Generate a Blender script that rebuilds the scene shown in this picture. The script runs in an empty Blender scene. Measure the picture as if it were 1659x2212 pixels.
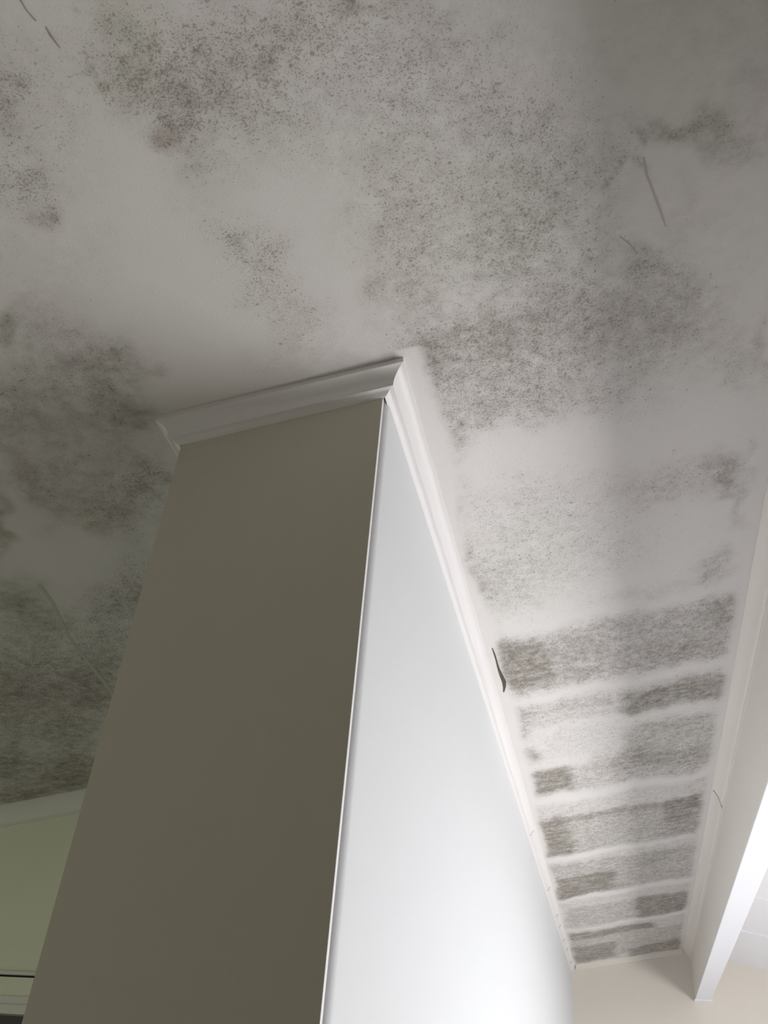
import bpy, math, random
import numpy as np
from mathutils import Matrix, Vector

# ------------------------------------------------------------------ camera, light, exposure
sc = bpy.context.scene
COL = sc.collection
EYE = 1.62
R = [[0.9731892, -0.0755805, -0.2172336], [0.2185267, 0.5984807, 0.7707574], [0.0717559, -0.7975641, 0.5989513]]   # columns: camera right, down, forward in room axes
cam_d = bpy.data.cameras.new('camera')
cam = bpy.data.objects.new('camera', cam_d); COL.objects.link(cam)
cam_d.sensor_fit = 'HORIZONTAL'; cam_d.sensor_width = 36.0
cam_d.lens = 36.0 * 1924.0 / 1659.0
cam_d.clip_start = 0.02
m = Matrix([[R[i][0], -R[i][1], -R[i][2], 0.0] for i in range(3)] + [[0, 0, 0, 1]])
m[2][3] = EYE
cam.matrix_world = m
sc.camera = cam

w = bpy.data.worlds.new('overcast_sky'); sc.world = w; w.use_nodes = True
wb = w.node_tree.nodes['Background']
wb.inputs[0].default_value = (0.80, 0.88, 1.0, 1); wb.inputs[1].default_value = 0.3

def area(name, loc, rot, sx, sy, power, col):
    l = bpy.data.lights.new(name, 'AREA'); l.shape = 'RECTANGLE'; l.size = sx; l.size_y = sy
    l.energy = power; l.color = col
    o = bpy.data.objects.new(name, l); COL.objects.link(o); o.location = loc; o.rotation_euler = rot
    return o
# daylight entering by the two low windows in the right wall, facing the partition
WZ0, WZ1, WX = 0.70, 1.84, 2.75
WY0, WY1, WY2, WY3 = 1.6, 4.6, 5.1, 6.6
for n_, a_, b_, p_ in (('window_daylight', WY0, WY1, 160), ('far_window_daylight', WY2, WY3, 30)):
    area(n_, (WX + 0.05, (a_ + b_) / 2, (WZ0 + WZ1) / 2), (0, math.radians(90), 0), WZ1 - WZ0, b_ - a_, p_, (1.0, 0.975, 0.965))
# added fill for the dim left side, through an unseen window
GY0, GY1, GZ0, GZ1 = -1.0, 1.6, 0.75, 2.0
area('left_fill', (-3.66, (GY0 + GY1) / 2, (GZ0 + GZ1) / 2), (0, math.radians(-90), 0), GZ1 - GZ0, GY1 - GY0, 25, (1.0, 0.97, 0.80))

vs = sc.view_settings
sc.display_settings.display_device = 'sRGB'
vs.view_transform = 'Standard'; vs.look = 'None'; vs.gamma = 1.0; vs.use_curve_mapping = False
vs.exposure = 0.0
sc.cycles.max_bounces = 10; sc.cycles.diffuse_bounces = 7

random.seed(4); rng = np.random.default_rng(4)

# ------------------------------------------------------------------ helpers
SL = 0.175                                   # the ceiling rakes up towards the beam
H0 = EYE + 1.4
def CZ(x): return H0 + SL * x                # left slope underside
RX, RZ, SR = 0.55, EYE + 1.464, 0.224
def CR(x): return RZ - SR * (x - RX)         # right slope underside

def link(name, verts, faces, mat, parent=None, smooth=False):
    me = bpy.data.meshes.new(name); me.from_pydata([tuple(v) for v in verts], [], faces); me.update()
    if mat: me.materials.append(mat)
    if smooth:
        for p in me.polygons: p.use_smooth = True
    o = bpy.data.objects.new(name, me); COL.objects.link(o)
    if parent: o.parent = parent
    return o
def tag(o, label=None, cat=None, kind=None, group=None):
    if label: o['label'] = label
    if cat: o['category'] = cat
    if kind: o['kind'] = kind
    if group: o['group'] = group
    return o
def empty(name, loc=(0, 0, 0)):
    o = bpy.data.objects.new(name, None); COL.objects.link(o); o.location = loc; return o
class MB:
    def __init__(s): s.v = []; s.f = []
    def box(s, x0, x1, y0, y1, z0, z1):
        b = len(s.v)
        s.v += [(x, y, z) for z in (z0, z1) for y in (y0, y1) for x in (x0, x1)]
        s.f += [tuple(b + i for i in q) for q in ((0, 2, 3, 1), (4, 5, 7, 6), (0, 1, 5, 4), (2, 6, 7, 3), (0, 4, 6, 2), (1, 3, 7, 5))]
        return s
    def wedge(s, x0, x1, y0, y1, z0, zf):    # box whose top follows zf(x)
        b = len(s.v)
        s.v += [(x, y, z0) for y in (y0, y1) for x in (x0, x1)] + [(x, y, zf(x)) for y in (y0, y1) for x in (x0, x1)]
        s.f += [tuple(b + i for i in q) for q in ((0, 2, 3, 1), (4, 5, 7, 6), (0, 1, 5, 4), (2, 6, 7, 3), (0, 4, 6, 2), (1, 3, 7, 5))]
        return s
    def plan(s, pts, z0, zf):                # prism over a plan outline (counter-clockwise), top follows zf(x)
        b = len(s.v); n = len(pts)
        s.v += [(x, y, z0) for x, y in pts] + [(x, y, zf(x)) for x, y in pts]
        s.f += [tuple(b + i for i in reversed(range(n))), tuple(b + n + i for i in range(n))]
        s.f += [(b + i, b + (i + 1) % n, b + n + (i + 1) % n, b + n + i) for i in range(n)]
        return s
    def done(s, name, mat, parent=None, smooth=False): return link(name, s.v, s.f, mat, parent, smooth)

# ------------------------------------------------------------------ materials
def node_mat(name):
    mt = bpy.data.materials.new(name); mt.use_nodes = True
    nt = mt.node_tree; return mt, nt, nt.nodes['Principled BSDF']
def N(nt, t, **k):
    n = nt.nodes.new(t)
    for a, v in k.items():
        if a in ('op', 'operation'): n.operation = v
        else: setattr(n, a, v)
    return n
def math_n(nt, op, a, b=None, c=None, clamp=False):
    n = nt.nodes.new('ShaderNodeMath'); n.operation = op; n.use_clamp = clamp
    for i, v in enumerate((a, b, c)):
        if v is None: continue
        if isinstance(v, (int, float)): n.inputs[i].default_value = v
        else: nt.links.new(v, n.inputs[i])
    return n.outputs[0]
def noise(nt, scale, detail=2, rough=0.5, vec=None, off=None):
    n = nt.nodes.new('ShaderNodeTexNoise'); n.inputs['Scale'].default_value = scale
    n.inputs['Detail'].default_value = detail; n.inputs['Roughness'].default_value = rough
    if vec is None:
        vec = nt.nodes.new('ShaderNodeTexCoord').outputs['Object']
    if off or True:
        mp = nt.nodes.new('ShaderNodeMapping'); nt.links.new(vec, mp.inputs[0])
        if off: mp.inputs['Location'].default_value = off
        vec = mp.outputs[0]
    nt.links.new(vec, n.inputs['Vector']); return n.outputs['Fac']
def mix(nt, fac, a, b, mode='MIX'):
    n = nt.nodes.new('ShaderNodeMix'); n.data_type = 'RGBA'; n.blend_type = mode
    if isinstance(fac, (int, float)): n.inputs[0].default_value = fac
    else: nt.links.new(fac, n.inputs[0])
    for s_, v in ((6, a), (7, b)):
        if isinstance(v, tuple): n.inputs[s_].default_value = (*v, 1)
        else: nt.links.new(v, n.inputs[s_])
    return n.outputs[2]
def bump(nt, bs, h, dist, strength=1.0):
    b = nt.nodes.new('ShaderNodeBump'); b.inputs['Distance'].default_value = dist; b.inputs['Strength'].default_value = strength
    nt.links.new(h, b.inputs['Height']); nt.links.new(b.outputs[0], bs.inputs['Normal'])
def paint(name, col, rough=0.55, mottle=0.04, bumpd=0.0003, flecks=0.0, fleck_scale=60):
    mt, nt, bs = node_mat(name)
    bs.inputs['Roughness'].default_value = rough
    n1 = noise(nt, 6, 3); f = math_n(nt, 'MULTIPLY', n1, mottle * 2, clamp=True)
    c = mix(nt, f, col, tuple(v * 0.72 for v in col))
    if flecks:
        v = nt.nodes.new('ShaderNodeTexVoronoi'); v.inputs['Scale'].default_value = fleck_scale
        nt.links.new(nt.nodes.new('ShaderNodeTexCoord').outputs['Object'], v.inputs['Vector'])
        dsm = math_n(nt, 'LESS_THAN', v.outputs['Distance'], 0.085)
        rare = math_n(nt, 'GREATER_THAN', noise(nt, 14, 1, off=(3, 8, 1)), 1 - flecks)
        c = mix(nt, math_n(nt, 'MULTIPLY', dsm, rare), c, (0.10, 0.09, 0.07))
    nt.links.new(c, bs.inputs['Base Color'])
    bump(nt, bs, noise(nt, 180, 2), bumpd)
    return mt

M_white = paint('white_gloss_paint', (0.80, 0.79, 0.80), 0.42, 0.04, 0.0003, 0.30, 70)
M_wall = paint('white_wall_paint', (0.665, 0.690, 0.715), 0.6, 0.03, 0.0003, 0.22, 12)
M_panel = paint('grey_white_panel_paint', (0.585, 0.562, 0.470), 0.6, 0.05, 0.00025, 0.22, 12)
M_cream = paint('cream_wall_paint', (0.74, 0.70, 0.635), 0.6, 0.05)
M_front = paint('taupe_wall_paint', (0.36, 0.33, 0.29), 0.6, 0.05)
M_green = paint('pale_green_wall_paint', (0.83, 0.87, 0.69), 0.6, 0.08)
M_beam = paint('beam_off_white_paint', (0.74, 0.70, 0.65), 0.5, 0.05, 0.0003, 0.25, 12)
M_rceil = paint('bright_ceiling_paint', (0.87, 0.89, 0.945), 0.6, 0.03)
M_gap = paint('gap_shade_paint', (0.02, 0.018, 0.012), 0.9, 0.02)
M_door = paint('charcoal_door_paint', (0.05, 0.045, 0.042), 0.5, 0.05)
M_arch = paint('grey_white_architrave_paint', (0.74, 0.76, 0.70), 0.45, 0.05)
M_patch = paint('cleaner_skim_plaster', (0.60, 0.585, 0.545), 0.75, 0.30)
M_crack = paint('grimy_crack', (0.10, 0.085, 0.06), 0.9, 0.1)
M_faint = paint('faint_grimy_crack', (0.40, 0.36, 0.31), 0.9, 0.1)
def floor_mat():
    mt, nt, bs = node_mat('grey_boards')
    wv = nt.nodes.new('ShaderNodeTexNoise'); wv.inputs['Scale'].default_value = 3
    mp = nt.nodes.new('ShaderNodeMapping'); mp.inputs['Scale'].default_value = (9, 0.8, 1)
    nt.links.new(nt.nodes.new('ShaderNodeTexCoord').outputs['Object'], mp.inputs[0]); nt.links.new(mp.outputs[0], wv.inputs['Vector'])
    nt.links.new(mix(nt, wv.outputs['Fac'], (0.36, 0.35, 0.34), (0.28, 0.27, 0.26)), bs.inputs['Base Color'])
    bs.inputs['Roughness'].default_value = 0.45
    return mt
M_floor = floor_mat()
def glass_mat():
    mt = bpy.data.materials.new('window_glass'); mt.use_nodes = True; nt = mt.node_tree; nt.nodes.clear()
    o = nt.nodes.new('ShaderNodeOutputMaterial'); t = nt.nodes.new('ShaderNodeBsdfTransparent'); g = nt.nodes.new('ShaderNodeBsdfGlossy')
    g.inputs['Roughness'].default_value = 0.02; x = nt.nodes.new('ShaderNodeMixShader'); x.inputs[0].default_value = 0.06
    nt.links.new(t.outputs[0], x.inputs[1]); nt.links.new(g.outputs[0], x.inputs[2]); nt.links.new(x.outputs[0], o.inputs[0]); return mt
M_glass = glass_mat()

def ceiling_mat():
    mt, nt, bs = node_mat('mouldy_ceiling_plaster')
    bs.inputs['Roughness'].default_value = 0.75
    def attr(n):
        a = nt.nodes.new('ShaderNodeAttribute'); a.attribute_name = n; return a.outputs['Fac']
    W, S, G = attr('stain'), attr('spots'), attr('tint')
    low = noise(nt, 9, 4, 0.6); mid = noise(nt, 38, 3, 0.6, off=(2, 5, 0)); fine = noise(nt, 150, 3, 0.65, off=(1, 1, 0))
    # soft wash of mould, broken up by cloudy noise
    k = math_n(nt, 'ADD', math_n(nt, 'MULTIPLY', math_n(nt, 'SUBTRACT', low, 0.5), 0.9),
               math_n(nt, 'ADD', math_n(nt, 'MULTIPLY', math_n(nt, 'SUBTRACT', mid, 0.5), 0.9),
                      math_n(nt, 'MULTIPLY', math_n(nt, 'SUBTRACT', fine, 0.5), 0.9)))
    tc = nt.nodes.new('ShaderNodeTexCoord').outputs['Object']
    mp = nt.nodes.new('ShaderNodeMapping'); mp.inputs['Scale'].default_value = (7, 34, 1); nt.links.new(tc, mp.inputs[0])
    stn = nt.nodes.new('ShaderNodeTexNoise'); stn.inputs['Scale'].default_value = 1.0; stn.inputs['Detail'].default_value = 4; stn.inputs['Roughness'].default_value = 0.7
    nt.links.new(mp.outputs[0], stn.inputs['Vector'])
    sx = nt.nodes.new('ShaderNodeSeparateXYZ'); nt.links.new(tc, sx.inputs[0])
    deep = math_n(nt, 'MULTIPLY', math_n(nt, 'SUBTRACT', sx.outputs['Y'], 1.8), 0.9, clamp=True)
    k = math_n(nt, 'ADD', k, math_n(nt, 'MULTIPLY', deep, math_n(nt, 'MULTIPLY', math_n(nt, 'SUBTRACT', stn.outputs['Fac'], 0.5), 1.5)))
    edge = math_n(nt, 'MULTIPLY', math_n(nt, 'MULTIPLY', W, math_n(nt, 'SUBTRACT', 1.0, W)), 1.6)
    cl = math_n(nt, 'MULTIPLY', edge, math_n(nt, 'ADD', math_n(nt, 'SUBTRACT', mid, 0.5), math_n(nt, 'MULTIPLY', math_n(nt, 'SUBTRACT', noise(nt, 18, 5, 0.75, off=(9, 2, 0)), 0.5), 2.2)))
    wash = math_n(nt, 'ADD', math_n(nt, 'MULTIPLY', W, math_n(nt, 'ADD', 1.0, k)), cl, clamp=True)
    # clustered specks: coverage follows the spot density
    sp = noise(nt, 330, 2, 0.55, off=(7, 3, 0))
    sp2 = noise(nt, 170, 2, 0.5, off=(4, 9, 0))
    dens = math_n(nt, 'MULTIPLY', S, math_n(nt, 'ADD', 0.55, math_n(nt, 'MULTIPLY', mid, 0.9)))
    thr = math_n(nt, 'SUBTRACT', 0.76, math_n(nt, 'MULTIPLY', dens, 0.26))
    m1 = math_n(nt, 'MULTIPLY', math_n(nt, 'SUBTRACT', sp, thr), 9.0, clamp=True)
    m2 = math_n(nt, 'MULTIPLY', math_n(nt, 'SUBTRACT', sp2, math_n(nt, 'ADD', thr, 0.045)), 9.0, clamp=True)
    mp2 = nt.nodes.new('ShaderNodeMapping'); mp2.inputs['Scale'].default_value = (85, 60, 1); nt.links.new(tc, mp2.inputs[0])
    sp3 = nt.nodes.new('ShaderNodeTexNoise'); sp3.inputs['Scale'].default_value = 1.0; sp3.inputs['Detail'].default_value = 3; sp3.inputs['Roughness'].default_value = 0.65
    nt.links.new(mp2.outputs[0], sp3.inputs['Vector'])
    m3 = math_n(nt, 'MULTIPLY', math_n(nt, 'MULTIPLY', math_n(nt, 'SUBTRACT', sp3.outputs['Fac'], math_n(nt, 'ADD', thr, 0.0)), 7.0, clamp=True), deep)
    m4 = math_n(nt, 'MULTIPLY', math_n(nt, 'SUBTRACT', noise(nt, 95, 1, 0.5, off=(6, 1, 0)), math_n(nt, 'ADD', thr, 0.10)), 9.0, clamp=True)
    speck = math_n(nt, 'MAXIMUM', math_n(nt, 'MAXIMUM', m1, m4), math_n(nt, 'MAXIMUM', m2, m3))
    base = mix(nt, noise(nt, 2.2, 2, off=(5, 5, 0)), (0.775, 0.745, 0.745), (0.755, 0.75, 0.73))
    gp = math_n(nt, 'MULTIPLY', math_n(nt, 'MULTIPLY', G, 0.26), math_n(nt, 'ADD', 0.4, mid), clamp=True)
    gn = math_n(nt, 'MULTIPLY', math_n(nt, 'MULTIPLY', G, -0.26), math_n(nt, 'ADD', 0.4, mid), clamp=True)
    base = mix(nt, gp, base, (0.50, 0.56, 0.36)); base = mix(nt, gn, base, (0.62, 0.45, 0.37))
    dark = mix(nt, gp, (0.155, 0.132, 0.098), (0.130, 0.128, 0.068)); dark = mix(nt, gn, dark, (0.19, 0.11, 0.075))
    c = mix(nt, math_n(nt, 'MULTIPLY', wash, 0.74), base, dark)
    c = mix(nt, math_n(nt, 'MULTIPLY', speck, 0.50), c, (0.105, 0.080, 0.05))
    nt.links.new(c, bs.inputs['Base Color'])
    bump(nt, bs, math_n(nt, 'ADD', noise(nt, 240, 2, off=(0, 2, 0)), math_n(nt, 'MULTIPLY', noise(nt, 30, 2, off=(3, 0, 0)), 1.5)), 0.0004, 0.6)
    return mt
M_ceil = ceiling_mat()

# ------------------------------------------------------------------ mould chart with a little painted corner shade, in metres on the ceiling
# blobs: centre x, y, 2x2 inverse radii, stain, spots, tint (+ olive, - reddish)
# bands between the joists: x0, x1, y0(at x0), y0(at x1), y1(at x0), y1(at x1), stain, spots, tint
BLOBS=[
(-0.792,0.574,7.77,4.38,-1.77,6.27,0.144,0.55,-0.1),
(-0.768,0.505,45.84,26.3,-22.03,79.69,0.27,0.8,0.2),
(-0.806,0.552,53.31,30.96,-6.3,22.43,0.27,0.6,0.3),
(-0.844,0.681,14.55,11.07,-15.22,28.31,0.18,0.85,0.1),
(-0.832,0.736,46.59,24.97,-14.72,49.82,0.288,0.85,-0.6),
(-0.874,0.811,7.27,3.9,-3.8,12.58,0.09,0.25,0),
(-0.633,0.444,145.59,73.87,-53.65,199.44,0.81,0.9,0.4),
(-0.658,0.447,241.11,126.17,-85.19,315.79,0.81,0.7,0.5),
(-0.758,0.463,23.48,13.69,-6.87,25.18,0.108,0.2,0),
(-0.464,0.723,8.06,2.69,-5.77,20.14,0.09,0.4,0.2),
(-0.036,0.837,8.12,0.73,-2.81,9.84,0.108,0.35,0),
(0.035,0.956,10.31,0.51,-1.95,6.65,0.108,0.38,0),
(-0.067,0.771,8.92,0.98,-5.06,17.97,0.09,0.35,0),
(0.075,0.712,15.7,0.53,-4.23,15.4,0.072,0.2,0),
(-0.587,0.51,18.3,4.73,-1.04,10.54,0.144,0.62,1),
(-0.551,0.582,7.69,6.71,-9.21,12.27,0.18,0.8,-0.1),
(-0.603,0.657,38.36,16.41,-13.74,48.3,0.45,0.3,-0.8),
(-0.593,0.646,26.28,11.15,-9.03,31.86,0.18,0.5,-0.4),
(-0.533,0.629,18.43,3.86,-3.88,40.84,0.252,0.65,-0.3),
(-0.473,0.649,8.36,2.96,-5.25,18.67,0.144,0.55,0.1),
(-0.654,0.548,97.83,47.73,-38.89,140.22,0.36,0.5,0),
(-0.652,0.566,96.93,46.68,-42.55,152.72,0.36,0.5,0.4),
(-0.583,0.697,21.37,8.69,-5.78,20.14,0.162,0.35,0),
(-0.468,0.556,6.7,2.49,-3.32,12.12,0.117,0.62,-0.1),
(-0.421,0.584,43.65,14.69,-13.99,50.85,0.315,0.5,0),
(-0.325,0.595,5.23,1.44,-2.63,9.59,0.135,0.52,-0.1),
(-0.209,0.648,6.07,1.22,-2.56,9.28,0.135,0.45,0),
(-0.106,0.669,8.26,1.14,-3.48,12.67,0.126,0.32,0),
(-0.253,0.544,29.41,7.07,-26.14,97.23,0.405,0.6,-0.2),
(-0.355,0.553,9.58,2.89,-6.79,25.01,0.135,0.4,0),
(-0.218,0.769,5.95,1.14,-3.85,13.53,0.108,0.3,0),
(-0.579,0.767,20.66,8.04,-4.11,14.05,0.072,0.22,0.2),
(-0.53,0.946,15.79,1.59,0.18,10.71,0.126,0.85,-0.15),
(-0.495,1.079,15.9,0.14,2.03,15.11,0.108,0.6,-0.1),
(-0.546,0.876,73.91,25.9,-21.73,72.49,0.36,0.9,0),
(-0.57,1.141,13.12,4.19,-6.34,19.79,0.108,0.35,0),
(-0.466,1.174,17.49,4.69,-8.38,26.18,0.108,0.35,0),
(-0.566,0.864,16.94,6.14,-5.1,17.04,0.072,0.5,0),
(-0.167,0.934,5.28,0.8,-2.05,6.94,0.198,0.6,0.35),
(-0.294,0.945,14.83,3.16,-1.58,5.27,0.144,0.55,0.25),
(-0.114,1.041,8.31,0.98,-3.19,10.57,0.18,0.55,0),
(-0.278,1.078,12.44,2.39,-5.49,17.77,0.18,0.5,0.1),
(-0.024,0.977,8.1,0.63,-1.52,5.15,0.108,0.35,0),
(-0.171,1.205,6.07,0.41,-2.93,14.92,0.306,0.72,-0.15),
(-0.212,1.295,7.36,1.08,-2.68,8.29,0.306,0.85,-0.1),
(-0.039,1.298,7.01,0.52,-2.46,7.69,0.234,0.8,-0.1),
(-0.295,1.295,23.11,-1.7,2.08,12.55,0.405,0.6,0.1),
(-0.16,1.425,6.73,-0.18,-0.32,14.33,0.198,0.7,-0.1),
(-0.272,1.478,37.43,2.39,-1.15,9.31,0.27,0.6,0),
(-0.268,1.225,17.55,3.08,-6.25,19.56,0.225,0.5,0),
(-0.031,1.467,10.07,-0.53,-1.22,16.82,0.108,0.5,0),
(0.023,1.182,8.56,0.42,-3.8,12.29,0.234,0.65,0),
(0.14,1.303,8.24,-0.02,-2.28,7.21,0.234,0.45,0),
(0.11,1.484,9.92,0.1,-4.48,13.61,0.108,0.4,0),
(-0.319,1.647,22.29,3.73,-4.9,13.93,0.135,0.5,0),
(0.269,0.894,12.86,0.14,-11.89,31.44,0.405,0.6,0.2),
(0.184,0.86,15.6,2.21,-23.68,49.98,0.288,0.5,0.1),
(0.303,0.943,21.58,-1.8,-10.91,38.09,0.315,0.3,0),
(0.133,0.86,94.07,0.11,-24.3,85.55,0.45,0.7,0),
(0.101,0.927,142.54,38.53,-21.28,35.58,0.495,0.8,0.2),
(0.133,0.907,128.56,0.15,-27.34,95.12,0.45,0.7,0),
(0.095,0.946,250.84,4.95,-22.64,77.81,0.45,0.7,0),
(0.152,1.121,17.57,11.72,-34.54,29.59,0.378,0.6,0.1),
(0.193,1.2,12.54,-0.32,-3.84,12.52,0.18,0.4,0),
(0.251,1.313,9.02,-0.44,-2.8,8.93,0.198,0.35,-0.1),
(0.139,1.15,18.01,2.59,-47.09,89.3,0.27,0.7,0),
(0.358,1.479,17.05,-1.49,-4.63,14.31,0.18,0.4,0),
(0.214,1.057,30.21,-1.12,-2.97,10.03,0.108,0.2,0),
(0.291,1.1,11.97,-0.86,-2.43,8.16,0.09,0.2,0),
(0.389,1.408,66.08,-6.79,-6.05,19.06,0.315,0.2,-0.5),
(0.265,0.735,6.25,-0.45,-1.92,7.06,0.117,0.05,0.5),  # this and the next blob partly paint the shaded right corner
(0.33,0.827,23.02,-2.37,-3,10.8,0.108,0.05,-0.5),
(-0.12,1.772,4.68,0.02,-1.08,8.9,0.09,0.4,-0.1),
(0.22,1.827,7.54,-1.15,-0.03,12.43,0.198,0.6,-0.2),
(0.351,1.823,24.88,-10.95,8.51,9.87,0.468,0.7,0),
(0.381,1.941,49.02,-11.16,0.8,7.95,0.27,0.5,0),
(0.409,1.811,75.6,-7.19,-4.86,14.09,0.18,0.4,0),
(-0.141,2.011,4.82,0.05,-0.49,4.13,0.126,0.62,0.2),
(-0.25,2.134,9.58,1.15,-2.25,5.83,0.162,0.55,0.1),
(-0.308,1.763,67.42,-0.26,1.27,15.64,0.495,0.8,-0.1),
(-0.31,1.981,62.67,-0.19,1.33,13.52,0.495,0.8,-0.1),
(-0.3,2.164,42.79,-0.26,1.54,13.68,0.45,0.8,-0.1),
(0.08,2.049,6.89,-0.41,-0.77,6.46,0.072,0.3,0),
(0.349,2.253,16.81,-4.83,7.16,13.75,0.378,0.7,0.1),
(0.168,2.32,7.67,-0.75,-0.92,19.14,0.144,0.4,0),
(0.395,2.544,27.63,-1.99,-6.42,16.15,0.405,0.6,0.2),
(-0.904,1.137,17.89,4.85,0.08,9.28,0.36,0.35,0.2),
(-0.901,1.207,27.27,12.42,-7.79,23.35,0.315,0.3,0.2),
(-0.937,1.073,9.62,3.39,-1.16,14.28,0.306,0.45,0),
(-0.947,0.937,11.38,8.12,-7.67,12.72,0.27,0.5,-0.1),
(-1.021,0.914,49.47,28.85,-7.3,23.24,0.495,0.6,0.8),
(-1.039,1.028,11.51,6.44,-4.28,13.23,0.162,0.4,0.3),
(-1.059,1.155,5.3,2.23,-1.63,12.93,0.27,0.45,0.4),
(-1.109,1.083,20.09,11.62,-4.09,12.43,0.18,0.4,0.2),
(-0.894,1.025,17.61,8.66,-6.55,20.51,0.225,0.4,0),
(-0.799,1.099,37.06,15.97,-18.06,55.97,0.225,0.4,-0.3),
(-1.194,1.306,4.77,8.39,-34.27,1.19,0.36,0.35,-0.9),
(-1.051,1.323,5.43,2.7,-3.07,8.86,0.27,0.55,0.3),
(-0.962,1.412,18.08,7.99,-5.74,16.36,0.225,0.85,-0.8),
(-1.109,1.474,12.43,6.08,-4.92,13.67,0.342,0.65,-0.7),
(-1.028,1.485,12.5,5.69,-2.82,7.87,0.18,0.6,0.4),
(-1.185,1.411,14.7,7.83,-3.36,9.42,0.126,0.35,0.5),
(-1.331,1.431,39.21,23.01,-2.81,7.74,0.54,0.3,0.2),
(-1.355,1.488,42.2,24.61,-10.59,28.74,0.27,0.2,-0.6),
(-1.126,1.728,13.33,6.01,-2.48,6.52,0.126,0.75,0),
(-1.164,1.827,19.32,8.67,-5.51,14.16,0.225,0.8,0.1),
(-1.245,1.819,12.81,6.12,-3.29,8.42,0.126,0.75,0),
(-1.452,1.715,11.79,9.01,-9.12,7.62,0.342,0.5,0.9),
(-1.451,1.848,14.96,8.13,-3.63,9.06,0.36,0.7,0.7),
(-1.527,1.805,18.8,10.87,-2.69,6.74,0.27,0.5,0.4),
(-1.349,2.007,8.01,3.87,-1.67,4.08,0.144,0.95,0.1),
(-1.571,2.055,5.79,4.16,-5.34,3.89,0.234,0.95,0.3),
(-1.609,2.222,4.86,3.09,-4.98,4.89,0.324,0.95,-0.4),
(-1.467,2.22,11.22,5.47,-2.28,5.3,0.315,0.9,0.3),
(-1.779,2.35,5.77,3.23,-2.55,5.63,0.234,0.95,0.2),
(-1.711,2.491,8.81,4.57,-2.44,5.28,0.27,0.9,0.3),
(-1.802,2.732,9.65,4.92,-3.29,6.77,0.612,0.8,-0.2),
(-1.952,2.659,6.47,3.62,-3.14,6.48,0.288,0.9,0.3),
(-1.961,2.834,5.18,2.44,-1.08,9.76,0.558,0.7,-0.4),
(-2.125,2.87,9.15,5.25,-5.23,10.25,0.54,0.6,0.2),
(-1.736,2.167,13.36,7.73,-2.28,5.23,0.36,0.9,0.3),
(-1.968,2.567,14.86,8.59,-2.33,4.87,0.36,0.9,0.4)]
BANDS=[
(-0.302,-0.133,2.449,2.473,2.756,2.756,0.756,0.8,0.2),
(-0.292,0.025,2.433,2.483,2.787,2.826,0.198,0.6,0),
(-0.121,0.091,2.427,2.465,2.778,2.804,0.144,0.65,0),
(0.077,0.431,2.418,2.442,2.781,2.838,0.216,0.75,0),
(0.142,0.32,2.648,2.658,2.776,2.786,0.27,0.6,0.1),
(-0.3,-0.233,2.891,2.9,3.178,3.168,0.252,0.6,0),
(-0.227,0.079,2.936,2.958,3.003,3.033,0.162,0.6,0),
(0.086,0.447,2.944,2.953,3.133,3.141,0.6075,0.85,0.2),
(0.111,0.24,2.972,2.973,3.124,3.144,0.18,0.6,0),
(0.082,0.438,3.235,3.243,3.645,3.777,0.306,0.7,0.1),
(-0.037,0.18,3.445,3.408,3.587,3.644,0.198,0.5,0),
(-0.282,-0.246,3.263,3.266,3.418,3.412,0.6075,0.5,0),
(-0.216,0.075,3.063,3.071,3.399,3.449,0.054,0.3,0),
(-0.279,-0.115,3.516,3.534,3.79,3.787,0.85,0.75,0.2),
(-0.118,0.07,3.528,3.543,3.78,3.795,0.225,0.6,0),
(0.051,0.395,3.534,3.551,3.786,3.844,0.288,0.7,0),
(-0.306,-0.165,4.11,4.123,4.647,4.632,0.85,0.75,0.3),
(-0.257,0.39,4.081,4.124,4.154,4.197,0.54,0.7,0),
(-0.166,0.275,4.117,4.152,4.654,4.667,0.198,0.65,0.2),
(0.258,0.416,4.103,4.111,4.4,4.401,0.85,0.8,0),
(0.269,0.434,4.369,4.39,4.662,4.669,0.54,0.7,0),
(-0.292,0.023,5.032,5.056,5.456,5.395,0.81,0.7,0),
(-0.296,0.438,4.798,4.842,5.448,5.414,0.252,0.65,0.1),
(0.159,0.288,4.808,4.818,5.067,5.06,0.162,0.5,0.2),
(-0.283,0.435,5.688,5.683,6.211,6.139,0.234,0.6,0),
(0.138,0.428,5.685,5.709,6.179,6.145,0.675,0.7,0),
(-0.301,0.252,6.315,6.314,6.491,6.464,0.85,0.5,0),
(-0.288,0.437,6.465,6.503,7.197,7.263,0.198,0.5,0),
(-0.294,-0.008,6.676,6.707,7.197,7.198,0.6075,0.5,0),
(0.087,0.45,6.97,6.912,7.24,7.237,0.675,0.5,0),
(-0.343,0.453,2.404,2.418,2.838,2.841,0.18,0.55,0),
(-0.329,0.444,2.899,2.9,3.103,3.098,0.18,0.55,0),
(-0.357,0.46,3.163,3.156,3.846,3.821,0.045,0.3,0),
(-0.359,0.461,3.922,3.898,4.657,4.6,0.18,0.55,0),
(-0.355,0.46,4.749,4.697,5.408,5.403,0.18,0.55,0),
(-0.353,0.461,5.511,5.513,6.134,6.125,0.18,0.55,0),
(-0.365,0.468,6.248,6.233,7.132,7.097,0.18,0.55,0)]

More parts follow.
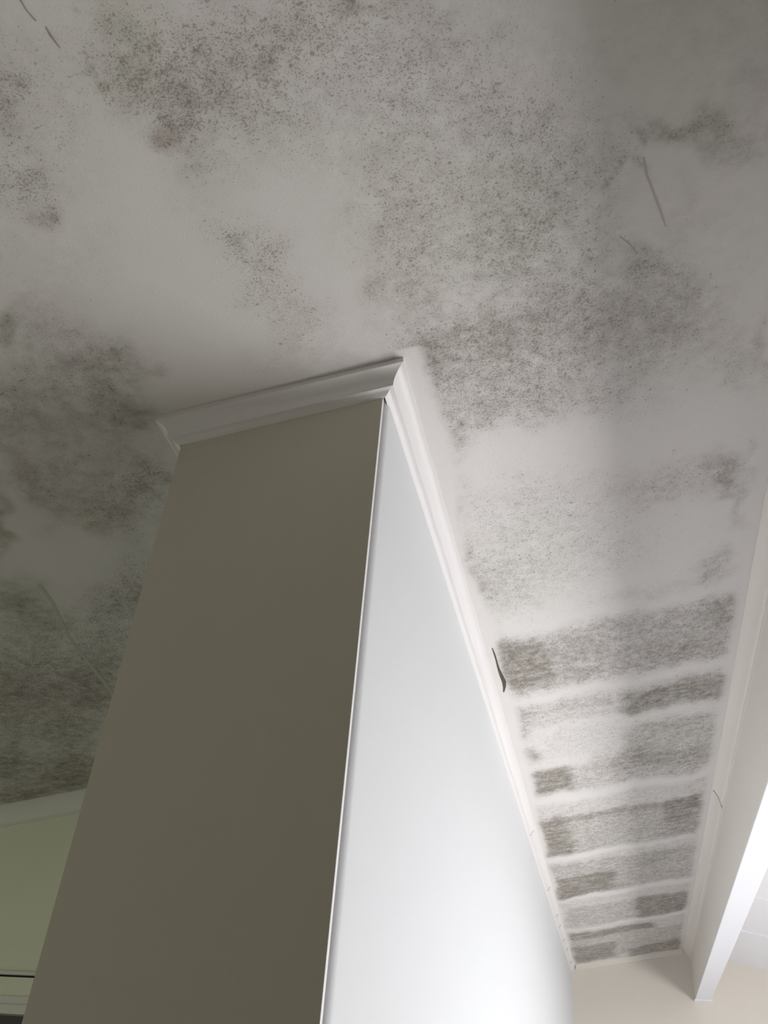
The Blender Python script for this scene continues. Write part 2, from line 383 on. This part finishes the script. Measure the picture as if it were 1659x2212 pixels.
def mould(X, Y):
    W = np.zeros_like(X); S = np.zeros_like(X); G = np.zeros_like(X)
    # break up the outlines with a little waviness
    wx = X + 0.012 * np.sin(Y * 31 + 3 * np.sin(X * 17)) + 0.007 * np.sin(Y * 71 + X * 43)
    wy = Y + 0.012 * np.sin(X * 37 + 2 * np.sin(Y * 13)) + 0.007 * np.sin(X * 83 - Y * 37)
    for cx, cy, a, b, c_, d, w_, s_, g_ in BLOBS:
        u = a * (wx - cx) + b * (wy - cy); v = c_ * (wx - cx) + d * (wy - cy)
        r2 = u * u + v * v
        g = np.exp(-np.power(np.minimum(r2, 30), 1.35) * 0.80)
        W = 1 - (1 - W) * (1 - w_ * g); S = 1 - (1 - S) * (1 - s_ * g); G = G + g_ * g
    wx2 = X + 0.010 * np.sin(Y * 11 + X * 5) + 0.006 * np.sin(Y * 29); wy2 = Y + 0.014 * np.sin(X * 17 + Y * 3) + 0.006 * np.sin(X * 61 + Y * 5)
    for x0, x1, a0, a1, b0, b1, w_, s_, g_ in BANDS:
        t = np.clip((X - x0) / (x1 - x0), 0, 1); lo = a0 + (a1 - a0) * t; hi = b0 + (b1 - b0) * t
        ey = 0.042; ex = 0.030
        sm = lambda q: np.clip(q * 0.5 + 0.5, 0, 1) ** 2 * (3 - 2 * np.clip(q * 0.5 + 0.5, 0, 1))
        g = sm((wx2 - x0) / ex) * sm((x1 - wx2) / ex) * sm((wy2 - lo) / ey) * sm((hi - wy2) / ey)
        W = 1 - (1 - W) * (1 - w_ * g); S = 1 - (1 - S) * (1 - s_ * g); G = G + g_ * g
    # overall faint bloom and fresh caulk along the mouldings, wiped clean
    S = 1 - (1 - S) * (1 - np.where((X > -0.34) & (Y > 1.3), 0.36, 0.20)) 
    near = np.clip((X + 0.300 + 0.022 * np.exp(-((Y - 1.98) / 0.28) ** 2) + 0.02 * np.clip((Y - 3.2) * 0.6, 0, 1) - 0.008 * np.sin(Y * 9)) / 0.025, 0, 1)
    inbay = (X > -0.345) & (Y > 1.2)
    k = np.where(inbay, near, 1.0)
    k2 = np.clip((0.455 - X) / 0.03, 0, 1); k = k * np.where(Y > 1.3, k2, 1)
    W *= k; S *= k
    return W, S, np.clip(G, -1.5, 1.5)

def make_ceiling():
    xs = np.concatenate([np.linspace(-3.6, -2.7, 6, endpoint=False), np.arange(-2.7, 0.50, 0.008), [0.55]])
    ys = np.concatenate([np.linspace(-2.6, 0.25, 12, endpoint=False), np.arange(0.25, 3.0, 0.008), np.arange(3.0, 7.28, 0.012), [7.30]])
    X, Y = np.meshgrid(xs, ys); ny, nx = X.shape
    Z = H0 + SL * X + 0.0022 * np.sin(X * 4.1 + 1) * np.sin(Y * 2.7) * (np.abs(X) < 99)
    # joist lines telegraph very slightly through the plaster
    W, S, G = mould(X, Y)
    co = np.stack([X, Y, H0 + SL * X], -1).reshape(-1, 3)
    idx = np.arange(nx * ny).reshape(ny, nx)
    q = np.stack([idx[:-1, :-1], idx[1:, :-1], idx[1:, 1:], idx[:-1, 1:]], -1).reshape(-1, 4)
    # slab above so that the ceiling has thickness
    t = 0.10; base = nx * ny
    ext = np.array([(x, y, CZ(x) + t) for x, y in ((-3.6, -2.6), (0.55, -2.6), (0.55, 7.3), (-3.6, 7.3))])
    co = np.vstack([co, ext])
    me = bpy.data.meshes.new('ceiling')
    nf = len(q) + 1
    me.vertices.add(len(co)); me.vertices.foreach_set('co', co.ravel())
    loops = np.concatenate([q.ravel(), np.array([base, base + 1, base + 2, base + 3])])
    me.loops.add(len(loops)); me.loops.foreach_set('vertex_index', loops)
    me.polygons.add(nf); me.polygons.foreach_set('loop_start', np.arange(nf) * 4); me.polygons.foreach_set('loop_total', np.full(nf, 4))
    me.update(calc_edges=True); me.validate()
    for nm, A in (('stain', W), ('spots', S), ('tint', G)):
        at = me.attributes.new(nm, 'FLOAT', 'POINT')
        at.data.foreach_set('value', np.concatenate([A.ravel(), np.zeros(len(ext))]).astype(np.float32))
    me.materials.append(M_ceil)
    o = bpy.data.objects.new('ceiling', me); COL.objects.link(o)
    tag(o, 'raked white plaster ceiling blotched with grey and brown mould, banded between the joists', kind='structure')
    return o

# ------------------------------------------------------------------ the room shell
YF = 7.27; YL = 2.95; XL = -3.55; YB = -2.5
ceil = make_ceiling()
# right-hand slope beyond the beam: wide boards with slight steps between them
rc = empty('ceiling_beyond'); tag(rc, 'bright white boarded ceiling slope on the far side of the beam', kind='structure')
yy = YB - 0.1; k = 0
edges = [YB - 0.1] + [YB + 0.62 * i for i in range(1, 15)] + [6.35, 6.82, YF + 0.03]
edges = sorted(set(round(e, 3) for e in edges if e <= 6.3 or e in (6.35, 6.82, YF + 0.03)))
brd = 0
for a, b in zip(edges[:-1], edges[1:]):
    dz = 0.006 * (brd % 2); g = 0.0015
    mb = MB(); bse = 0
    vv = [(x, y, CR(x) - dz + h) for h in (0, 0.05) for y in (a + g, b - g) for x in (RX, 2.85)]
    mb.v = vv; mb.f = [(0, 2, 3, 1), (4, 5, 7, 6), (0, 1, 5, 4), (2, 6, 7, 3), (0, 4, 6, 2), (1, 3, 7, 5)]
    mb.done('board', M_rceil, rc); brd += 1
MB().box(-3.65, 2.95, YB - 0.1, YF + 0.13, -0.12, 0.0).done('floor', M_floor)['kind'] = 'structure'
# far wall, seen between partition and beam and on past the beam
o = MB()
o.wedge(-0.36, RX, YF, YF + 0.12, 0.0, CZ); o.wedge(RX, 2.75, YF, YF + 0.12, 0.0, CR)
tag(o.done('wall_back', M_cream), 'cream end wall at the far end of the raked bay', kind='structure')
# partition with rounded near corner
xr0, xr1 = -0.372, -0.333
pts = [(-0.812, 1.274), (-0.392, 1.274)]
for i in range(0, 7):
    a = -math.pi / 2 + math.pi / 2 * i / 6
    pts.append((xr0 - 0.020 + 0.020 * math.cos(a), 1.294 + 0.020 * math.sin(a)))
pts += [(xr1, YF), (-0.812, YF)]
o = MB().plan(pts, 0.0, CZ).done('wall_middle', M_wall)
tag(o, 'white partition wall with a rounded corner, brightly lit along its right face', kind='structure')
pw = o
for p in o.data.polygons:
    if abs(p.normal.z) < 0.1: p.use_smooth = True
o.data.set_sharp_from_angle(angle=math.radians(20)) if hasattr(o.data, 'set_sharp_from_angle') else None
# panel board closing the end of the partition
ZP = lambda x: CZ(x) - 0.002
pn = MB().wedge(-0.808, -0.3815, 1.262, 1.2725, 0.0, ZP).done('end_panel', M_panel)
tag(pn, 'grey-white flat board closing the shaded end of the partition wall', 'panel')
# end board's lipping: the thin white edge that catches the window light
eg = MB().wedge(-0.3815, -0.3800, 1.2622, 1.2725, 0.0, ZP).done('edge_strip', M_white, pn); eg['label'] = 'thin white edge of the board'

# left-hand room: back wall with ledge and doorway
DX0, DX1, DZ = -2.85, -1.872, EYE + 0.345
lw = MB()
lw.wedge(DX1, -0.80, YL, YL + 0.12, 0.0, CZ); lw.wedge(XL, DX0, YL, YL + 0.12, 0.0, CZ); lw.wedge(DX0, DX1, YL, YL + 0.12, DZ, CZ)
o = lw.done('wall_left_back', M_green); tag(o, 'pale green wall at the lower left, mouldy ceiling above it', kind='structure'); lwall = o
o = MB()
for a, b, c_, d in ((YB, GY0, 0, None), (GY1, YL + 0.12, 0, None), (GY0, GY1, 0, GZ0), (GY0, GY1, GZ1, None)):
    if d is None: o.wedge(XL - 0.1, XL, a, b, c_, CZ)
    else: o.box(XL - 0.1, XL, a, b, c_, d)
o.done('wall_left', M_green)['kind'] = 'structure'
o = MB(); o.wedge(XL - 0.1, RX, YB - 0.1, YB, 0, CZ); o.wedge(RX, 2.85, YB - 0.1, YB, 0, CR); o.done('wall_front', M_front)['kind'] = 'structure'
o = MB()
for a, b, c_, d in ((YB, WY0, 0, None), (WY1, WY2, 0, None), (WY3, YF + 0.12, 0, None), (WY0, WY1, 0, WZ0), (WY0, WY1, WZ1, None), (WY2, WY3, 0, WZ0), (WY2, WY3, WZ1, None)):
    if d is None: o.wedge(WX, WX + 0.1, a, b, c_, CR)
    else: o.box(WX, WX + 0.1, a, b, c_, d)
o.done('wall_right', M_cream)['kind'] = 'structure'

def window(name, x, y0, y1, z0, z1, nx, sgn):
    w_ = empty(name, (x, y0, z0)); w_['kind'] = 'structure'
    def part(nm, bx, mt):
        mb = MB(); mb.box(*[v - o_ for v, o_ in zip(bx, (x, x, y0, y0, z0, z0))]); return mb.done(nm, mt, w_)
    t = 0.045; xa, xb = sorted((x - 0.01 * sgn, x + 0.045 * sgn))
    part('frame', (xa, xb, y0, y1, z0, z0 + t), M_white); part('frame', (xa, xb, y0, y1, z1 - t, z1), M_white)
    for i in range(nx + 1):
        yc = y0 + (y1 - y0 - t) * i / nx
        part('mullion', (xa, xb, yc, yc + t, z0 + t, z1 - t), M_white)
    for i in range(nx):
        a = y0 + (y1 - y0 - t) * i / nx + t; b = y0 + (y1 - y0 - t) * (i + 1) / nx
        xm = x + 0.018 * sgn
        part('pane', (xm, xm + 0.004, a, b, z0 + t, z1 - t), M_glass)
    part('sill', (*sorted((x - 0.09 * sgn, x)), y0 - 0.03, y1 + 0.03, z0 - 0.03, z0), M_white)
window('window_1', WX, WY0, WY1, WZ0, WZ1, 4, 1)
window('window_2', WX, WY2, WY3, WZ0, WZ1, 2, 1)
window('fill_window', XL, GY0, GY1, GZ0, GZ1, 3, -1)  # added out of view to let in the left fill

# doorway in the green wall
d1 = empty('door_1', (DX0, YL, 0)); tag(d1, 'charcoal door in a grey-white architrave at the lower left corner', kind='structure')
def dp(nm, x0, x1, y0, y1, z0, z1, mt, lab=None):
    o = MB().box(x0 - DX0, x1 - DX0, y0 - YL, y1 - YL, z0, z1).done(nm, mt, d1)
    if lab: o['label'] = lab
    return o
dp('door_leaf', DX0, DX1, YL + 0.03, YL + 0.07, 0.0, DZ, M_door)  # leaf painted near-black to stand for the dim open doorway
dp('architrave', DX0 - 0.055, DX1 + 0.055, YL - 0.016, YL, DZ, DZ + 0.028, M_arch)
dp('architrave', DX0 - 0.055, DX1 + 0.055, YL - 0.022, YL, DZ + 0.0285, DZ + 0.050, M_arch)
dp('architrave', DX0 - 0.055, DX0, YL - 0.018, YL, 0.0, DZ - 0.0005, M_arch)
dp('architrave', DX1, DX1 + 0.055, YL - 0.018, YL, 0.0, DZ - 0.0005, M_arch)
# lining board and narrow ledge over the doorway, dark gap between them
lb = MB().box(XL + 0.002, -0.81, YL - 0.012, YL, DZ + 0.0515, EYE + 0.452).done('lining_board', M_green)
tag(lb, 'pale green lining board between the door head and the dark gap', kind='structure'); lb.name = 'trim_8'
lg = MB().box(XL + 0.002, -0.81, YL - 0.020, YL, EYE + 0.4585, EYE + 0.468).done('trim_7', M_arch)
tag(lg, 'narrow pale ledge above a dark gap on the green wall', kind='structure')
gp = MB().box(XL + 0.002, -0.81, YL - 0.0035, YL - 0.0005, EYE + 0.4522, EYE + 0.4583).done('gap_shade', M_gap, lg)  # near-black strip backs the gap, its shade painted on
gp['label'] = 'dark strip painted as the shade in the gap under the ledge'

# ------------------------------------------------------------------ mouldings
PROF = [(0.0435, 0.0), (0.0450, 0.0150), (0.0410, 0.0157), (0.0360, 0.0180), (0.0305, 0.0220), (0.0260, 0.0275), (0.0228, 0.0340), (0.0212, 0.0410),
        (0.0212, 0.0480), (0.0200, 0.0500), (0.0125, 0.0505), (0.0100, 0.0525), (0.0060, 0.0565), (0.0, 0.0590)]
def sweep(name, p0, p1, n0, m0, m1, prof, mat, zf=CZ, step=0.06, scale0=1.0, scale1=1.0, jit=0.0006):
    """moulding along p0->p1 (plan); n0: outward normal; m0/m1: shift along the run per unit projection at either end (mitre)"""
    p0 = Vector(p0); p1 = Vector(p1); d = (p1 - p0); L = d.length; d.normalize(); n0 = Vector(n0)
    ns = max(2, int(L / step)); v = []; f = []
    for i in range(ns + 1):
        t = i / ns; s = scale0 + (scale1 - scale0) * t
        j = random.uniform(-jit, jit) if 0 < i < ns else 0; j2 = random.uniform(-jit, jit) if 0 < i < ns else 0
        for (pr, dr) in prof:
            pr_, dr_ = pr * s, dr * s
            sh = m0 * pr_ * (1 - t) + m1 * pr_ * t
            q = p0 + d * (L * t + sh) + n0 * (pr_ + (j if pr > 0.004 else 0))
            v.append((q.x, q.y, zf(q.x) - dr_ + (j2 if dr > 0.005 else -0.0003)))
        v.append((p0 + d * L * t).to_tuple() + (zf((p0 + d * L * t).x) - 0.0003,))
    k = len(prof) + 1
    for i in range(ns):
        for a in range(k):
            b = (a + 1) % k
            f.append((i * k + a, i * k + b, (i + 1) * k + b, (i + 1) * k + a))
    f.append(tuple(range(k))); f.append(tuple(reversed([ns * k + a for a in range(k)])))
    o = link(name, v, f, mat)
    import bmesh
    bm = bmesh.new(); bm.from_mesh(o.data); bmesh.ops.recalc_face_normals(bm, faces=bm.faces); bm.to_mesh(o.data); bm.free()
    for p in o.data.polygons: p.use_smooth = len(p.vertices) == 4
    if hasattr(o.data, 'set_sharp_from_angle'): o.data.set_sharp_from_angle(angle=math.radians(38))
    o['kind'] = 'structure'
    return o
t1 = sweep('trim_1', (-0.812, YL), (-0.812, 1.262), (-1, 0), 0, 1, PROF, M_white)
tag(t1, 'white ceiling moulding running back along the left side of the partition')
t2 = sweep('trim_2', (-0.812, 1.262), (-0.3755, 1.262), (0, -1), -1, 1, PROF, M_white)
tag(t2, 'white ceiling moulding across the shaded end of the partition')
t3 = sweep('trim_3', (-0.3755, 1.262), (xr1, YF), (1, 0), -1, 0, PROF, M_white, scale0=1.0, scale1=0.62)
tag(t3, 'white ceiling moulding along the bright right side of the partition, chipped towards its far end')
# unseen pier under the beam's near end, added to darken the ceiling there
o = MB().wedge(0.503, 0.545, YB, 0.85, 0.0, lambda x: CZ(x) - 0.0005).wedge(0.5455, 0.605, YB, 0.85, 0.0, lambda x: EYE + 1.07)
tag(o.done('wall_shade_pier', M_front), None, None, 'structure')
# beam along the ridge
BXL, BXR = 0.503, 0.605
def bz(y): return EYE + 1.09 + (1.160 - 1.09) * (y - 2.9) / (YF - 2.9)
bm_v = []
for y in (0.8505, 2.0, 2.9, YF - 0.0005):
    zb = max(bz(y), EYE + 1.06)
    bm_v += [(BXL, y, zb), (BXR, y, zb), (BXR, y, CR(BXR) - 0.0065), (RX, y, CR(RX) - 0.0065), (RX, y, CZ(RX) - 0.0005), (BXL, y, CZ(BXL) - 0.0005)]
bm_f = []
for i in range(3):
    for a in range(6):
        b = (a + 1) % 6; bm_f.append((i * 6 + a, (i + 1) * 6 + a, (i + 1) * 6 + b, i * 6 + b))
bm_f += [(0, 1, 2, 3, 4, 5), tuple(reversed(range(18, 24)))]
bm_o = link('beam', bm_v, bm_f, M_beam)
tag(bm_o, 'off-white boxed beam hanging under the ridge at the right', 'beam')
# painted soffit strip of the beam, small end block against the far wall
sv = []
for y in (0.8505, 2.0, 2.9, YF - 0.05):
    zb = max(bz(y), EYE + 1.06)
    sv += [(BXL - 0.001, y, zb - 0.006), (BXR + 0.001, y, zb - 0.006), (BXR + 0.001, y, zb), (BXL - 0.001, y, zb)]
sf = []
for i in range(3):
    for a in range(4):
        b = (a + 1) % 4; sf.append((i * 4 + a, (i + 1) * 4 + a, (i + 1) * 4 + b, i * 4 + b))
sf += [(0, 1, 2, 3), (15, 14, 13, 12)]
so = link('soffit_board', sv, sf, M_rceil, bm_o); so['label'] = 'bright white underside board'
zb = bz(YF)
eb = MB().box(BXL - 0.006, BXR + 0.008, YF - 0.048, YF - 0.0005, zb - 0.012, zb - 0.0005).done('end_block', M_rceil, bm_o); eb['label'] = 'small white block at the far end'
PB = [(0.045, 0.0), (0.0450, 0.010), (0.039, 0.0135), (0.033, 0.020), (0.026, 0.030), (0.019, 0.042), (0.014, 0.056), (0.0105, 0.066), (0.0060, 0.070), (0.0060, 0.078), (0, 0.080)]
t4 = sweep('trim_4', (BXL, YF), (BXL, YB + 0.001), (-1, 0), 0, 0, PB, M_beam)
tag(t4, 'off-white moulding between the mouldy ceiling and the beam')
PF = [(0.022, 0.0), (0.020, 0.006), (0.012, 0.016), (0.006, 0.026), (0, 0.030)]
t5 = sweep('trim_5', (xr1 + 0.034, YF), (BXL - 0.046, YF), (0, -1), 0, 0, PF, M_cream, jit=0.0012)
tag(t5, 'thin uneven cream bead along the top of the far wall')
PL = [(0.050, 0.0), (0.050, 0.006), (0.043, 0.012), (0.034, 0.024), (0.022, 0.042), (0.014, 0.056), (0.010, 0.064), (0.004, 0.068), (0, 0.070)]
t6 = sweep('trim_6', (XL, YL), (-0.855, YL), (0, -1), 0, 0, PL, M_arch)
tag(t6, 'pale moulding between the green wall and the darkest mould')

# ------------------------------------------------------------------ cracks and small damage
def ribbon(name, pts, widths, mat, parent, label=None, off=0.0009):
    v = []; n = len(pts)
    for i, (x, y) in enumerate(pts):
        a = Vector(pts[max(0, i - 1)]); b = Vector(pts[min(n - 1, i + 1)]); d = (b - a).normalized(); p = Vector((-d.y, d.x)) * widths[i] / 2
        for s in (-1, 1):
            for h in (off, 0.0002): v.append((x + s * p.x, y + s * p.y, CZ(x + s * p.x) - h))
    f = []
    for i in range(n - 1):
        a, b = i * 4, i * 4 + 4
        f += [(a, a + 2, b + 2, b), (a + 1, b + 1, b + 3, a + 3), (a, b, b + 1, a + 1), (a + 2, a + 3, b + 3, b + 2)]
    f += [(0, 1, 3, 2), ((n - 1) * 4, (n - 1) * 4 + 2, (n - 1) * 4 + 3, (n - 1) * 4 + 1)]
    o = link(name, v, f, mat, parent)
    if label: o['label'] = label
    return o
ribbon('crack', [(-0.712, 0.415), (-0.708, 0.419), (-0.707, 0.433), (-0.702, 0.449)], [0.0006, 0.0016, 0.0010, 0.0016], M_faint, ceil, 'hairline crack in the near left corner')
ribbon('crack', [(-0.693, 0.460), (-0.692, 0.473), (-0.688, 0.491)], [0.0010, 0.0030, 0.0010], M_faint, ceil)
ribbon('peeled_gap', [(-0.306, 2.462), (-0.304, 2.50), (-0.303, 2.542), (-0.303, 2.60), (-0.300, 2.65), (-0.296, 2.70), (-0.299, 2.735), (-0.306, 2.772)],
       [0.002, 0.004, 0.004, 0.006, 0.010, 0.013, 0.009, 0.003], M_crack, ceil, 'dark split where the plaster skim has lifted beside the moulding', 0.0012)
# raised edges of old skim coats and taped board joints
def ridge(pts, w_):
    o = ribbon('skim_edge', pts, [w_ * (0.7 + 0.6 * random.random()) for _ in pts], M_patch, ceil, None, 0.0005); return o
ridge([(-1.375, 1.682), (-1.384, 1.765), (-1.426, 1.935), (-1.436, 2.031), (-1.454, 2.226), (-1.479, 2.379)], 0.01)
M_smear = paint('brown_smear', (0.60, 0.56, 0.50), 0.8, 0.25)
ribbon('crack', [(0.147, 0.907), (0.151, 0.939), (0.165, 0.984), (0.178, 1.027), (0.187, 1.059)], [0.002, 0.0035, 0.003, 0.003, 0.001], M_smear, ceil, 'faint curved scratch near the beam')
ribbon('crack', [(0.104, 1.055), (0.124, 1.081), (0.136, 1.106)], [0.0012, 0.0022, 0.001], M_smear, ceil)
random.seed(11)
def chip(parent, y, ln):
    t = (y - 1.262) / (YF - 1.262); x0 = -0.3755 + (xr1 + 0.3755) * t; s = 1.0 - 0.38 * t
    pts = []
    for i in range(6):
        u = i / 5; pr = (0.010 + 0.022 * u) * s
        dr = np.interp(pr / s, [p[0] for p in reversed(PROF)], [p[1] for p in reversed(PROF)]) * s
        pts.append(Vector((x0 + pr + 0.0012, y + ln * (1 - (1 - u) ** 2) , CZ(x0 + pr) - dr - 0.0012)))
    v = []; f = []
    for i, p in enumerate(pts):
        w_ = 0.006 * math.sin(math.pi * (i + 0.6) / 6.2) + 0.0015
        v += [p, p + Vector((0, w_, 0)), p + Vector((-0.002, w_, 0.002)), p + Vector((-0.002, 0, 0.002))]
    for i in range(5):
        for a in range(4):
            b = (a + 1) % 4; f.append((i * 4 + a, i * 4 + b, i * 4 + 4 + b, i * 4 + 4 + a))
    f += [(3, 2, 1, 0), (20, 21, 22, 23)]
    link('crack', v, f, M_faint, parent)
for y, ln in ((4.12, 0.03), (5.05, 0.05), (5.62, 0.07), (5.9, 0.05), (6.25, 0.07), (6.55, 0.05), (6.95, 0.07)):
    chip(t3, y, ln)
# crack across the beam moulding
def beam_crack():
    y = 4.05; pts = []
    for i in range(7):
        u = i / 6; pr = 0.040 - 0.034 * u
        dr = np.interp(pr, [p[0] for p in reversed(PB)], [p[1] for p in reversed(PB)])
        pts.append(Vector((BXL - pr - 0.0012, y + 0.06 * u * u, CZ(BXL - pr) - dr - 0.0012)))
    v = []; f = []
    for p in pts: v += [p, p + Vector((0, 0.006, 0)), p + Vector((0.002, 0.006, 0.002)), p + Vector((0.002, 0, 0.002))]
    for i in range(6):
        for a in range(4):
            b = (a + 1) % 4; f.append((i * 4 + a, i * 4 + b, i * 4 + 4 + b, i * 4 + 4 + a))
    f += [(3, 2, 1, 0), (24, 25, 26, 27)]
    link('crack', v, f, M_faint, t4)
beam_crack()

# ------------------------------------------------------------------ labels for the rest of the setting
REST = {
    'floor': ('grey boarded floor of the room, below the view', 'floor'),
    'wall_left': ('pale green wall with the added fill window, far left of the room', 'wall'),
    'wall_front': ('taupe wall behind the viewer', 'wall'),
    'wall_right': ('cream wall with two low windows beyond the beam', 'wall'),
    'wall_shade_pier': ('taupe pier carrying the near end of the beam', 'wall'),
    'window_1': ('long white four-pane window facing the partition', 'window'),
    'window_2': ('shorter white two-pane window nearest the far wall', 'window'),
    'fill_window': ('white three-pane window in the green wall', 'window'),
}
for nm_, (lb_, ct_) in REST.items():
    o_ = bpy.data.objects.get(nm_)
    if o_: o_['label'] = lb_; o_['category'] = ct_
for o_ in COL.objects:
    if o_.parent is None and 'kind' in o_ and 'category' not in o_:
        n_ = o_.name
        o_['category'] = 'wall' if n_.startswith('wall') else 'ceiling' if n_.startswith('ceiling') else 'door' if n_.startswith('door') else 'moulding'
